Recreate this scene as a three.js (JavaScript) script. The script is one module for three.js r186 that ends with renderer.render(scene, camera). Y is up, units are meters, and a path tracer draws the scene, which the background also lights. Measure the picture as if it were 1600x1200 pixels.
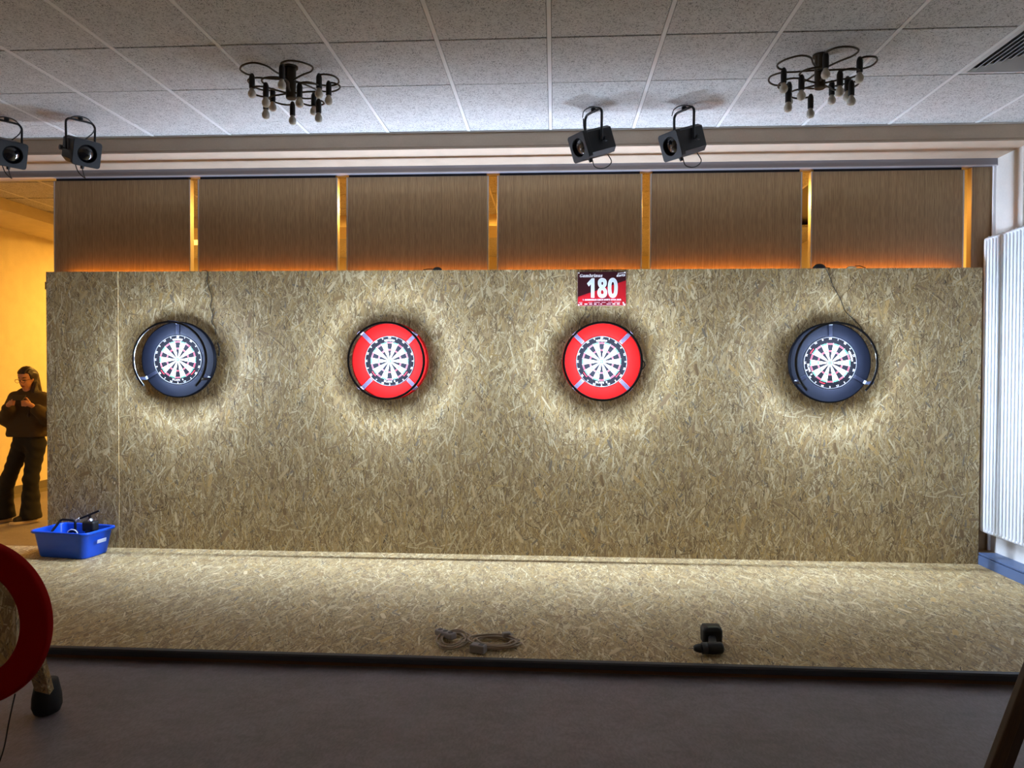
import * as THREE from 'three';
import { RoundedBoxGeometry } from 'three/addons/geometries/RoundedBoxGeometry.js';
import { mergeGeometries, mergeVertices } from 'three/addons/utils/BufferGeometryUtils.js';
import { RectAreaLightUniformsLib } from 'three/addons/lights/RectAreaLightUniformsLib.js';

// ------------------------------------------------------------------ camera, exposure, main light levels
const scene = new THREE.Scene();
scene.background = new THREE.Color(0x000000);
const camera = new THREE.PerspectiveCamera(56.78, 4 / 3, 0.05, 60);
camera.position.set(0, 1.729, 0);
camera.rotation.order = 'YXZ';
camera.rotation.set(-0.0168, 0.0592, 0.0039);
const renderer = new THREE.WebGLRenderer({ antialias: true });
renderer.toneMapping = THREE.LinearToneMapping;
renderer.toneMappingExposure = 1.0;
renderer.shadowMap.enabled = true;
RectAreaLightUniformsLib.init();

const LED = { color: new THREE.Color().setRGB(0.61, 0.755, 1.0), level: 7600 };      // ring lights round the dartboards
const WARM = { color: new THREE.Color().setRGB(1.0, 0.50, 0.085), level: 115 };      // unseen lamps, placed to light the back room
const STRIP = { color: new THREE.Color().setRGB(1.0, 0.36, 0.03), level: 120 };     // unseen strip behind the chipboard wall, placed to light the panel bottoms
const HALL_FILL = { color: new THREE.Color().setRGB(1.0, 0.90, 0.82), level: 1.2 };     // weak fill added behind the camera to lift the dim parts

// ------------------------------------------------------------------ dimensions (metres, floor at 0, camera at x = z = 0)
const CEIL = 3.755, SOFF = 3.61, PLAT = 0.07, WZ = -6.4, PZ = -6.52, TILE = 0.685, X0 = -0.04;
const XR = 3.85, XL = -7.3, ZB = -12.5, ZF = 2.6;

// ------------------------------------------------------------------ helpers
function rng(a) { return () => { a |= 0; a = a + 0x6D2B79F5 | 0; let t = Math.imul(a ^ a >>> 15, 1 | a); t = t + Math.imul(t ^ t >>> 7, 61 | t) ^ t; return ((t ^ t >>> 14) >>> 0) / 4294967296; }; }
const R0 = rng(11);
const V = (x, y, z) => new THREE.Vector3(x, y, z);
const taken = {};
function numbered(n) { const k = taken[n] = (taken[n] ?? -1) + 1; return k ? n + '_' + String(k).padStart(3, '0') : n; }
function shadows(o) { o.castShadow = o.receiveShadow = true; return o; }
function part(name, geo, mat, parent, label) {
  const m = shadows(new THREE.Mesh(geo, mat)); m.name = name; parent.add(m);
  if (label) m.userData.label = label;
  return m;
}
function thing(name, label, category, [x, y, z] = [0, 0, 0], group, turn = 0) {
  const g = new THREE.Group(); g.name = numbered(name); g.position.set(x, y, z); g.rotation.y = turn;
  g.userData = { label, category }; if (group) g.userData.group = group;
  scene.add(g); return g;
}
function struct(name, geo, mat, label, category) {
  const m = shadows(geo ? new THREE.Mesh(geo, mat) : new THREE.Group()); m.name = name;
  m.userData = { kind: 'structure', label, category }; scene.add(m); return m;
}
function box(x0, x1, y0, y1, z0, z1) { const g = new THREE.BoxGeometry(x1 - x0, y1 - y0, z1 - z0); g.translate((x0 + x1) / 2, (y0 + y1) / 2, (z0 + z1) / 2); return g; }
function rbox(w, h, d, r, x = 0, y = 0, z = 0, s = 2) { const g = new RoundedBoxGeometry(w, h, d, s, r); g.translate(x, y, z); return g; }
function cyl(r0, r1, h, x, y, z, seg = 20) { const g = new THREE.CylinderGeometry(r1, r0, h, seg); g.translate(x, y, z); return g; }
function tube(pts, r, seg = 40, rs = 8, closed = false, tension = 0.5) {
  return new THREE.TubeGeometry(new THREE.CatmullRomCurve3(pts.map(p => p.isVector3 ? p : V(...p)), closed, 'catmullrom', tension), seg, r, rs, closed);
}
function rod(a, b, r, seg = 10, r2 = r) {
  const A = V(...a), B = V(...b), d = B.clone().sub(A), L = d.length();
  const g = new THREE.CylinderGeometry(r2, r, L, seg); g.translate(0, L / 2, 0);
  g.applyQuaternion(new THREE.Quaternion().setFromUnitVectors(V(0, 1, 0), d.normalize())); g.translate(...a); return g;
}
function lathe(pts, seg = 64, p0 = 0, pl = Math.PI * 2) { return new THREE.LatheGeometry(pts.map(p => new THREE.Vector2(p[0], p[1])), seg, p0, pl); }
function latheZ(pts, seg, p0, pl) { const g = lathe(pts, seg, p0, pl); g.rotateX(Math.PI / 2); return g; }
// texture coordinates in metres on the three axis planes; s = metres covered by one repeat
function planar(g, s, ou = 0, ov = 0, swap = false) {
  g = g.index ? g.toNonIndexed() : g; g.computeVertexNormals();
  const p = g.attributes.position, n = g.attributes.normal, uv = new Float32Array(p.count * 2);
  for (let i = 0; i < p.count; i++) {
    const ax = Math.abs(n.getX(i)), ay = Math.abs(n.getY(i)), az = Math.abs(n.getZ(i));
    let u, v;
    if (ay >= ax && ay >= az) { u = p.getX(i); v = p.getZ(i); } else if (ax > az) { u = p.getZ(i); v = p.getY(i); } else { u = p.getX(i); v = p.getY(i); }
    if (swap) [u, v] = [v, u];
    uv[2 * i] = u / s + ou; uv[2 * i + 1] = v / s + ov;
  }
  g.setAttribute('uv', new THREE.BufferAttribute(uv, 2)); return g;
}
const S = (hex, rough = 0.6, metal = 0, extra = {}) => new THREE.MeshStandardMaterial({ color: hex, roughness: rough, metalness: metal, ...extra });

// ------------------------------------------------------------------ computed textures
function dataTex(w, h, fn, srgb) {
  const d = new Uint8Array(w * h * 4);
  for (let y = 0; y < h; y++) for (let x = 0; x < w; x++) { const c = fn(x, y), o = (y * w + x) * 4; d[o] = c[0]; d[o + 1] = c[1]; d[o + 2] = c[2]; d[o + 3] = 255; }
  const t = new THREE.DataTexture(d, w, h); t.wrapS = t.wrapT = THREE.RepeatWrapping; t.magFilter = THREE.LinearFilter; t.minFilter = THREE.LinearMipmapLinearFilter; t.generateMipmaps = true;
  if (srgb) t.colorSpace = THREE.SRGBColorSpace; t.needsUpdate = true; return t;
}
function noiseGrid(n, seed) { const r = rng(seed), a = new Float32Array(n * n).map(() => r()); return (u, v) => { u = (u % 1 + 1) % 1 * n; v = (v % 1 + 1) % 1 * n; const i = Math.floor(u), j = Math.floor(v), f = u - i, g = v - j, s = f * f * (3 - 2 * f), t = g * g * (3 - 2 * g), i1 = (i + 1) % n, j1 = (j + 1) % n; return (a[i + j * n] * (1 - s) + a[i1 + j * n] * s) * (1 - t) + (a[i + j1 * n] * (1 - s) + a[i1 + j1 * n] * s) * t; }; }

// strand board: thousands of overlapping wood flakes, mostly along v
const OSB_M = 2.6;
function strandBoard(N, seed) {
  const r = rng(seed), col = new Float32Array(N * N * 3), hgt = new Float32Array(N * N), k = N / OSB_M;
  const pal = [[178, 154, 108], [162, 137, 92], [190, 170, 127], [147, 123, 83], [203, 187, 147], [170, 148, 108], [179, 150, 94], [137, 114, 80]];
  for (let i = 0; i < N * N; i++) { col[3 * i] = 150; col[3 * i + 1] = 126; col[3 * i + 2] = 84; hgt[i] = 0.3; }
  const gauss = () => (r() + r() + r() + r() - 2) * 1.7;
  function flake(L, W, ang, c, h) {
    const cx = r() * N, cy = r() * N, ux = Math.cos(ang), uy = Math.sin(ang), hl = L * k / 2, hw = W * k / 2;
    const ex = Math.ceil(Math.abs(ux) * hl + Math.abs(uy) * hw) + 1, ey = Math.ceil(Math.abs(uy) * hl + Math.abs(ux) * hw) + 1;
    const rows = Math.max(2, Math.ceil(hw * 2) + 2), streak = []; for (let i = 0; i < rows; i++) streak.push((r() - 0.5) * 22);
    const t0 = 0.5 + r() * 0.5, t1 = 0.5 + r() * 0.5, sk = (r() - 0.5) * 0.6;
    for (let dy = -ey; dy <= ey; dy++) for (let dx = -ex; dx <= ex; dx++) {
      const a = (dx * ux + dy * uy) / hl, b0 = (-dx * uy + dy * ux) / hw;
      const b = b0 + sk * a; const lim = a > t0 ? 1 - (a - t0) / (1.02 - t0) : a < -t1 ? 1 - (-a - t1) / (1.02 - t1) : 1;
      if (Math.abs(a) > 1 || Math.abs(b) > lim) continue;
      const x = (Math.floor(cx + dx) % N + N) % N, y = (Math.floor(cy + dy) % N + N) % N, o = y * N + x;
      const s = streak[Math.min(rows - 1, Math.floor((b0 + 1) * 0.5 * rows))] || 0;
      col[3 * o] = c[0] + s; col[3 * o + 1] = c[1] + s; col[3 * o + 2] = c[2] + s * 0.8; hgt[o] = h + s * 0.004;
    }
  }
  const M = Math.round(30000 * (OSB_M * OSB_M) / 6.76);
  for (let i = 0; i < M; i++) {
    const q = r(), wild = r() < 0.22, ang = Math.PI / 2 + (wild ? (r() - 0.5) * 3.1 : gauss() * 0.48);
    const base = pal[Math.floor(r() * pal.length)], j = (r() - 0.5) * 24, c = [base[0] + j, base[1] + j, base[2] + j];
    if (q < 0.62) flake(0.025 + r() * 0.075, 0.0025 + r() * 0.0045, ang, c, 0.35 + r() * 0.5);
    else if (q < 0.86) flake(0.06 + r() * 0.12, 0.005 + r() * 0.010, ang, c, 0.35 + r() * 0.6);
    else if (q < 0.962) flake(0.02 + r() * 0.075, 0.002 + r() * 0.003, ang, [88 + j, 70 + j, 44 + j], 0.1);
    else if (q < 0.985) flake(0.06 + r() * 0.10, 0.014 + r() * 0.02, ang, [c[0] * 1.02, c[1], c[2] * 0.98], 0.8);
    else if (q < 0.992) flake(0.04 + r() * 0.07, 0.008 + r() * 0.012, ang, [128 + j, 116 + j, 96 + j], 0.6);
    else flake(0.02 + r() * 0.05, 0.003 + r() * 0.005, ang, [78 + j, 64 + j, 46 + j], 0.2);
  }
  const cl = v => Math.max(0, Math.min(255, v));
  return {
    map: dataTex(N, N, (x, y) => { const o = 3 * (y * N + x); return [cl(col[o]), cl(col[o + 1]), cl(col[o + 2])]; }, true),
    bump: dataTex(N, N, (x, y) => { const h = cl(hgt[y * N + x] * 255); return [h, h, h]; }),
  };
}
const osbTex = strandBoard(1536, 5);
const osbMat = new THREE.MeshStandardMaterial({ map: osbTex.map, bumpMap: osbTex.bump, bumpScale: 0.0012, roughness: 0.62 });
const osbEdge = S(0xb08d58, 0.85);

// veneer with fine upright grain
const veneerTex = (() => {
  const W = 1024, H = 256, r = rng(21), a = new Float32Array(W); let s = 0;
  for (let i = 0; i < W; i++) { s = s * 0.55 + (r() - 0.5); a[i] = s * 0.7 + (r() - 0.5) * 0.9 + (r() < 0.06 ? -0.9 : 0) + (r() < 0.05 ? 0.9 : 0); }
  const n1 = noiseGrid(64, 3), n2 = noiseGrid(8, 4);
  return dataTex(W, H, (x, y) => {
    const wob = Math.round((n2(x / W, y / H) - 0.5) * 6), v = a[((x + wob) % W + W) % W] * 17 + (n1(x / W * 4, y / H * 0.4) - 0.5) * 22;
    return [152 + v, 124 + v * 0.92, 88 + v * 0.75].map(q => Math.max(0, Math.min(255, q)));
  }, true);
})();
const veneer = new THREE.MeshStandardMaterial({ map: veneerTex, roughness: 0.5 });

// mineral-fibre ceiling tile: fissures and pinholes
const fibre = (() => {
  const N = 512, r = rng(31), c = new Float32Array(N * N).fill(1), n = noiseGrid(128, 7), n2 = noiseGrid(16, 8);
  const dot = (x, y, v) => { const o = ((y % N + N) % N) * N + (x % N + N) % N; c[o] = Math.min(c[o], v); };
  for (let i = 0; i < 2300; i++) { let x = r() * N, y = r() * N, a = r() * 6.28; const L = 3 + r() * 9, w = r() < 0.4 ? 2 : 1, v = 0.30 + r() * 0.28; for (let t = 0; t < L; t++) { a += (r() - 0.5) * 0.8; x += Math.cos(a); y += Math.sin(a); for (let k = 0; k < w; k++) dot(Math.floor(x) + k, Math.floor(y), v); } }
  for (let i = 0; i < 3200; i++) dot(Math.floor(r() * N), Math.floor(r() * N), 0.42 + r() * 0.25);
  const cc = (x, y) => c[y * N + x] * (0.93 + 0.09 * n(x / N, y / N) + 0.05 * (n2(x / N, y / N) - 0.5));
  return {
    map: dataTex(N, N, (x, y) => { const v = cc(x, y); return [206 * v, 204 * v, 201 * v]; }, true),
    bump: dataTex(N, N, (x, y) => { const v = c[y * N + x] * 235; return [v, v, v]; }),
  };
})();
const tileMat = new THREE.MeshStandardMaterial({ map: fibre.map, bumpMap: fibre.bump, bumpScale: 0.002, roughness: 0.95 });

// marbled linoleum
const lino = (() => {
  const N = 1024, a = noiseGrid(256, 41), b = noiseGrid(64, 42), d = noiseGrid(16, 43), e = noiseGrid(6, 44);
  const f = (x, y) => { const u = x / N, v = y / N, w = 0.02 * d(u, v); return 0.45 * a(u + w, v * 0.5) + 0.3 * b(u * 0.6 + w, v) + 0.25 * d(u, v) - 0.5 + 0.3 * (e(u, v) - 0.5); };
  return {
    map: dataTex(N, N, (x, y) => { const v = f(x, y) * 40; return [124 + v, 116 + v, 119 + v]; }, true),
    rough: dataTex(N, N, (x, y) => { const v = 142 + f(x, y) * 60 + (a(x / N * 2, y / N * 2) - 0.5) * 50; return [v, v, v]; }),
  };
})();
const linoMat = new THREE.MeshStandardMaterial({ map: lino.map, roughnessMap: lino.rough, roughness: 1.0 });

// faintly uneven wall paint
const paintTex = (() => { const a = noiseGrid(128, 51), b = noiseGrid(12, 52); return dataTex(256, 256, (x, y) => { const v = (a(x / 256, y / 256) - 0.5) * 6 + (b(x / 256, y / 256) - 0.5) * 8; return [236 + v, 234 + v, 228 + v]; }, true); })();
const paint = (c, rough = 0.85) => new THREE.MeshStandardMaterial({ color: c, map: paintTex, roughness: rough });
const whitePaint = paint(0xf4f2f0), creamPaint = paint(0xf0e4c4), beigePaint = paint(0xdcc9b4);

// ------------------------------------------------------------------ the setting
struct('floor', planar(box(XL - 0.2, XR + 0.3, -0.2, 0, ZB - 0.2, ZF + 0.2), 2), linoMat, 'dull grey marbled linoleum floor of the hall', 'floor');
// right wall: pier by the partition, then a slightly deeper stretch
const wallR = struct('wall_right', planar(box(XR, XR + 0.35, 0, 2.95, ZB, ZF), 1), whitePaint, 'white plastered wall behind the tall radiator', 'wall');
part('wall_pier', planar(box(XR, XR + 0.35, 2.95, CEIL + 0.2, ZB, -6.12), 1), whitePaint, wallR);
part('wall_niche', planar(box(XR + 0.07, XR + 0.35, 2.95, CEIL + 0.2, -6.12, ZF), 1), whitePaint, wallR);
struct('trim_4', rbox(0.03, 3.60, 0.02, 0.006, XR - 0.008, 1.80, -6.49), S(0xe8e8ec, 0.45), 'narrow white corner bead between jamb and white wall', 'trim');
struct('wall_left', planar(box(XL - 0.2, XL, 0, CEIL + 0.2, ZB, ZF), 1), creamPaint, 'cream wall glowing yellow behind the standing person', 'wall');
struct('wall_back', planar(box(XL - 0.2, XR + 0.35, 0, CEIL + 0.2, ZB - 0.2, ZB), 1), creamPaint, 'far cream wall of the warmly lit back room', 'wall');
struct('wall_front', planar(box(XL - 0.2, XR + 0.35, 0, CEIL + 0.2, ZF, ZF + 0.2), 1), beigePaint, 'plain unseen wall behind the viewpoint, set near for bounced light', 'wall');  // out of view, set close so more light bounces back
const blueMat = S(0x55688a, 0.45);
const bbR = struct('baseboard_right', box(3.70, XR + 0.07, 0, 0.150, -6.40, ZF), blueMat, 'blue-grey boxed skirting along the white wall under the radiator', 'baseboard');
part('cap', rbox(0.22, 0.016, 9.0, 0.004, 3.812, 0.164, -1.9), blueMat, bbR);
part('core', box(3.715, XR + 0.06, 0.148, 0.158, -6.39, ZF), blueMat, bbR);
part('cap_end', box(3.72, 3.86, 0.0, 0.172, -6.5, -6.41), veneer, bbR);
const bbL = struct('baseboard_left', box(XL, XL + 0.03, 0, 0.155, ZB, ZF), S(0x6c6658, 0.55), 'grey skirting board along the yellow-lit wall behind the person', 'baseboard');
part('moulding', box(XL, XL + 0.045, 0, 0.05, ZB, ZF), S(0x7a735f, 0.55), bbL);

// ceiling: dark void slab, light rails along z, fibre tiles one by one
const ventCol = 4, ventRow = -4.6675, VX = X0 + (ventCol + 0.5) * TILE, vh = TILE / 2 - 0.02, SL = [CEIL + 0.12, CEIL + 0.25], slabMat = S(0x8a857e, 0.95);
const slabG = mergeGeometries([box(XL - 0.2, VX - vh, ...SL, ZB - 0.2, ZF + 0.2), box(VX + vh, XR + 0.35, ...SL, ZB - 0.2, ZF + 0.2), box(VX - vh, VX + vh, ...SL, ZB - 0.2, ventRow - vh), box(VX - vh, VX + vh, ...SL, ventRow + vh, ZF + 0.2)]);   // concrete slab, open where the air duct passes
const ceil = struct('ceiling', slabG, slabMat, 'suspended ceiling of fissured mineral-fibre tiles between pale rails', 'ceiling');
const rowsMain = [-5.670, -5.0, -4.335, -3.65, -2.965, -2.28];   // tile joints, far to near
const railMat = S(0xe0dedc, 0.6);
const tileGeos = [];
for (let i = 0; i < 6; i++) { let g = rbox(TILE - 0.03, 0.030, TILE - 0.024, 0.003, 0, 0, 0, 1); g = planar(g, TILE, R0(), R0(), i % 2 === 1); tileGeos.push(g); }
const borderGeo = planar(rbox(TILE - 0.03, 0.022, 0.300, 0.003, 0, 0, 0, 1), TILE, 0.3, 0.7);
let tn = 0;
const tname = () => 'tile' + (tn++ ? '_' + String(tn - 1).padStart(3, '0') : '');
for (let c = -11; c <= 6; c++) {
  const cx = X0 + (c + 0.5) * TILE; if (cx - TILE / 2 < XL - 0.3 || cx > XR + 0.35) continue;
  const put = (g, z) => { const t = part(tname(), g, tileMat, ceil); t.position.set(cx, CEIL + 0.009 + (R0() - 0.5) * 0.002, z); };
  put(borderGeo, -5.826);
  for (let i = 0; i < rowsMain.length - 1; i++) {
    const z = (rowsMain[i] + rowsMain[i + 1]) / 2;
    if (c === ventCol && Math.abs(z - ventRow) < 0.1) continue;
    put(tileGeos[Math.floor(R0() * 6)], z);
  }
  if (c <= 3) for (let i = 0; i < 5; i++) put(tileGeos[Math.floor(R0() * 6)], -7.0 - i * TILE);
}
for (let c = -10; c <= 6; c++) {
  const x = X0 + c * TILE; if (x < XL || x > XR) continue;
  part('ceiling_rail', box(x - 0.0125, x + 0.0125, CEIL - 0.006, CEIL + 0.03, -5.98, -2.28), railMat, ceil);
  if (c <= 4) part('ceiling_rail', box(x - 0.0125, x + 0.0125, CEIL - 0.006, CEIL + 0.03, -10.2, -6.65), railMat, ceil);
}
part('ceiling_field', planar(box(XL, XR + 0.1, CEIL - 0.002, CEIL + 0.03, -2.278, ZF), TILE), tileMat, ceil);
part('ceiling_field', planar(box(XL, XR + 0.1, CEIL - 0.002, CEIL + 0.03, ZB, -10.1), TILE), tileMat, ceil);

// soffit over the partition, its edge bead, and the grey running track
const soffMat = paint(0xcfbba8);
const soff = struct('trim_1', planar(box(XL, XR + 0.07, SOFF + 0.02, CEIL + 0.02, -6.66, -5.985), 1), soffMat, 'long beige soffit across the hall above the wooden panels', 'soffit');
part('underside', planar(box(XL, XR + 0.07, SOFF, SOFF + 0.02, -6.66, -5.99), 1), soffMat, soff);
part('edge_bead', box(XL, XR + 0.07, SOFF - 0.002, SOFF + 0.012, -6.0, -5.98), soffMat, soff);
part('ceiling_bead', box(XL, XR + 0.07, CEIL - 0.012, CEIL, -5.985, -5.970), S(0xd8d4d0, 0.5), soff);
const track = struct('trim_2', box(XL, XR - 0.002, 3.552, SOFF, -6.60, -6.46), S(0x8d8d98, 0.42, 0.3), 'grey metal running track above the wooden partition panels', 'track');
part('lip', box(XL, XR - 0.002, 3.545, 3.553, -6.475, -6.455), S(0xc4c4cc, 0.35, 0.5), track);
const soffL = struct('trim_3', planar(box(XL, -6.47, SOFF, CEIL + 0.02, -10.2, -6.66), 1), creamPaint, 'cream soffit box along the yellow-lit wall of the back room', 'soffit');
part('cross_box', planar(box(-6.47, 1.0, 3.60, CEIL + 0.02, -9.9, -9.1), 1), creamPaint, soffL);

// ------------------------------------------------------------------ wooden partition panels
const blackMat = S(0x0d0d0f, 0.6), alu = S(0xb9b4ac, 0.35, 0.7), darkAlu = S(0x4a4440, 0.45, 0.5);
const panelX = [[-4.764, -3.428], [-3.353, -2.019], [-1.932, -0.610], [-0.528, 0.787], [0.862, 2.205], [2.285, 3.604]];
const panelWord = ['leftmost wooden partition panel beside the open passage', 'second wooden partition panel from the open passage', 'wooden partition panel above the left red dartboard', 'wooden partition panel above the red 180 sign', 'wooden partition panel second from the white wall', 'rightmost wooden partition panel beside the narrow jamb'];
panelX.forEach(([a, b], i) => {
  const cx = (a + b) / 2, w = b - a;
  const t = thing('partition_panel', panelWord[i] + ', grained brown veneer', 'panel', [cx, 0, PZ], 'partition panels');
  part('leaf', planar(rbox(w - 0.012, 3.50, 0.064, 0.003, 0, 1.78, -0.035, 1), 1.36, i * 0.31, 0.2), veneer, t);
  part('edge_profile', rbox(0.012, 3.50, 0.07, 0.003, -w / 2 + 0.004, 1.78, -0.035, 1), alu, t);
  part('edge_profile', rbox(0.012, 3.50, 0.07, 0.003, w / 2 - 0.004, 1.78, -0.035, 1), alu, t);
  part('hanger_rail', box(-w / 2 + 0.02, w / 2 - 0.02, 3.528, 3.552, -0.055, -0.012), blackMat, t);
});
{
  const t = thing('partition_jamb', 'narrow brown veneered jamb between last panel and white wall', 'jamb', [3.757, 0, PZ]);
  part('leaf', planar(box(-0.078, 0.09, 0, 3.55, -0.07, 0), 1.36, 0.6, 0.1), veneer, t);
  part('edge_profile', box(-0.09, -0.078, 0, 3.55, -0.07, 0.002), S(0x8a735a, 0.4, 0.3), t);
}

// ------------------------------------------------------------------ chipboard stage wall
{
  const t = thing('stage_wall', 'long chipboard wall carrying the four dartboards', 'wall', [0, PLAT, WZ]);
  const xs = [-4.752, -4.055, -2.765, -1.48, -0.19, 1.10, 2.40, 3.70], top = 2.58;
  for (let i = 0; i < 7; i++) {
    const g = planar(rbox(xs[i + 1] - xs[i] - 0.0008, top, 0.022, 0.0006, (xs[i] + xs[i + 1]) / 2, top / 2, -0.011, 1), OSB_M, R0(), R0());
    part('chipboard_sheet', g, osbMat, t).position.z = i === 0 ? 0.006 : (R0() - 0.5) * 0.001;
  }
  for (const [y0, y1] of [[0.0, 0.06], [1.2, 1.27], [2.42, 2.49]]) part('batten', box(xs[0] - 0.035, xs[7] - 0.01, y0, y1, -0.058, -0.027), S(0x5c4a34, 0.8), t);
  for (let i = 0; i < 7; i++) part('stud', box(xs[i] + 0.02, xs[i] + 0.06, 0.06, 2.42, -0.056, -0.027), S(0x6b563c, 0.8), t);
}
// warm strip out of view behind that wall, placed for the panel glow
{
  const t = thing('unseen_light_strip', 'unseen orange light strip behind the top edge of the chipboard wall', 'light strip', [0, 2.585, -6.476]);
  const em = new THREE.MeshStandardMaterial({ color: 0x402000, emissive: STRIP.color, emissiveIntensity: 3 });
  for (let i = 0; i < 6; i++) {
    const a = -4.6 + i * 1.37, w = 1.29;
    part('diffuser', rbox(w, 0.012, 0.012, 0.003, a + w / 2, 0, 0, 1), em, t);
    const l = new THREE.RectAreaLight(STRIP.color, STRIP.level * [1.1, 0.9, 0.8, 1.0, 1.15, 1.25][i], w, 0.012); l.name = 'strip_glow';
    l.position.set(a + w / 2, 0.004, -0.0075); l.rotation.x = 0.15; t.add(l);     // faces up and back
  }
}

// ------------------------------------------------------------------ chipboard platform
{
  const t = thing('stage_platform', 'low chipboard platform in front of the dartboard wall', 'platform', [0, 0, 0]);
  const zf = -4.085, xs = [-5.9, -4.72, -3.43, -2.13, -0.84, 0.46, 1.75, 2.74, 3.698];
  for (let i = 0; i < 8; i++) part('chipboard_sheet', planar(rbox(xs[i + 1] - xs[i] - 0.0015, 0.022, zf - WZ, 0.001, (xs[i] + xs[i + 1]) / 2, PLAT - 0.011, (zf + WZ) / 2, 1), OSB_M, R0(), R0()), osbMat, t);
  part('frame', box(-5.88, 3.69, 0, PLAT - 0.022, WZ, zf - 0.01), S(0x3a2c1c, 0.85), t);
  part('fascia', planar(box(-5.9, 3.698, 0, 0.034, zf - 0.008, zf + 0.004), 1), S(0x6e4c2c, 0.8), t, 'brown wooden fascia under the black edge');
  const sh = new THREE.Shape(); sh.moveTo(0, 0.030); sh.lineTo(0.032, 0.030); sh.lineTo(0.034, 0.060); sh.lineTo(0.028, 0.070); sh.lineTo(0, 0.0715); sh.closePath();
  const eg = new THREE.ExtrudeGeometry(sh, { depth: 9.598, bevelEnabled: false }); eg.rotateY(Math.PI / 2); eg.scale(1, 1, -1); eg.translate(-5.9, 0, zf);
  { const ix = eg.index; if (!ix) { const p = eg.attributes.position.array; for (let i = 0; i < p.length; i += 9) for (let k = 0; k < 3; k++) { const q = p[i + 3 + k]; p[i + 3 + k] = p[i + 6 + k]; p[i + 6 + k] = q; } } eg.computeVertexNormals(); }
  part('edge_trim', eg, S(0x303238, 0.5), t, 'black front edge strip');
}

// ------------------------------------------------------------------ dartboards
function canvasTex(w, h, draw) { const c = document.createElement('canvas'); c.width = w; c.height = h; draw(c.getContext('2d'), w, h); const t = new THREE.CanvasTexture(c); t.colorSpace = THREE.SRGBColorSpace; return t; }
function faceTex(logo) {
  return canvasTex(768, 768, (g, W) => {
    const C = W / 2, k = C / 0.2285;            // pixels per metre
    g.fillStyle = '#08080b'; g.fillRect(0, 0, W, W);
    const nums = [20, 1, 18, 4, 13, 6, 10, 15, 2, 17, 3, 19, 7, 16, 8, 11, 14, 9, 12, 5];
    const seg = (i, r0, r1, col) => { const a0 = (i - 0.5) * Math.PI / 10 - Math.PI / 2, a1 = a0 + Math.PI / 10; g.beginPath(); g.arc(C, C, r1 * k, a0, a1); g.arc(C, C, r0 * k, a1, a0, true); g.closePath(); g.fillStyle = col; g.fill(); };
    for (let i = 0; i < 20; i++) {
      const d = i % 2 === 0, dark = '#09090c', pale = '#bdb5a2', red = '#8a0a14', green = '#04602f';
      seg(i, 0, 0.170, d ? dark : pale); seg(i, 0.160, 0.170, d ? red : green); seg(i, 0.097, 0.107, d ? red : green);
    }
    g.fillStyle = '#04602f'; g.beginPath(); g.arc(C, C, 0.016 * k, 0, 7); g.fill(); g.fillStyle = '#8a0a14'; g.beginPath(); g.arc(C, C, 0.0065 * k, 0, 7); g.fill();
    g.textAlign = 'center'; g.textBaseline = 'middle'; g.fillStyle = '#8c8c8c';
    for (let i = 0; i < 20; i++) { const a = i * Math.PI / 10; g.save(); g.translate(C + Math.sin(a) * 0.211 * k, C - Math.cos(a) * 0.211 * k); g.rotate(i > 5 && i < 15 ? a + Math.PI : a); g.font = 'bold 38px sans-serif'; g.fillText(String(nums[i]), 0, 0); g.restore(); }
    const curved = (str, mid, r, px, col, flip) => { g.font = 'bold ' + px + 'px sans-serif'; g.fillStyle = col; const adv = px * 0.72 / (r * k); [...str].forEach((ch, n) => { const a = mid + (flip ? -1 : 1) * (n - (str.length - 1) / 2) * adv; g.save(); g.translate(C + Math.sin(a) * r * k, C - Math.cos(a) * r * k); g.rotate(flip ? a + Math.PI : a); g.fillText(ch, 0, 0); g.restore(); }); };
    curved('WINMAU', logo, 0.1875, 36, '#9a9a9a', false);
    curved('BLADE 6', logo + Math.PI, 0.1875, 36, '#9a9a9a', true);
    curved('WINMAU', logo + 2.25, 0.186, 20, '#9a2028', true);
    curved('WINMAU', logo - 2.25, 0.186, 20, '#9a2028', true);
  });
}
const faceA = faceTex(0), faceB = faceTex(1.25);
const sisal = t => new THREE.MeshPhysicalMaterial({ map: t, roughness: 0.95, specularIntensity: 0.06 });
const faceMatA = sisal(faceA), faceMatB = sisal(faceB);
const wireMat = S(0x6a6a6c, 0.4, 0.4), rimMat = S(0x111214, 0.7);
const spiderGeo = (() => {
  const gs = []; for (const r of [0.0065, 0.016, 0.097, 0.107, 0.160, 0.170]) gs.push(new THREE.TorusGeometry(r, 0.0007, 4, 64));
  for (let i = 0; i < 20; i++) { const a = (i + 0.5) * Math.PI / 10; gs.push(rod([Math.sin(a) * 0.016, Math.cos(a) * 0.016, 0], [Math.sin(a) * 0.178, Math.cos(a) * 0.178, 0], 0.0007, 4)); }
  return mergeGeometries(gs.map(g => g.index ? g.toNonIndexed() : g));
})();
const boardGeo = latheZ([[0.0001, 0], [0.222, 0], [0.2275, 0.004], [0.2285, 0.03], [0.2255, 0.0375], [0.2250, 0.038]], 96);
const faceGeo = new THREE.CircleGeometry(0.2255, 96); { const uv = faceGeo.attributes.uv, p = faceGeo.attributes.position; for (let i = 0; i < uv.count; i++) uv.setXY(i, p.getX(i) / 0.457 + 0.5, p.getY(i) / 0.457 + 0.5); }
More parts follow.
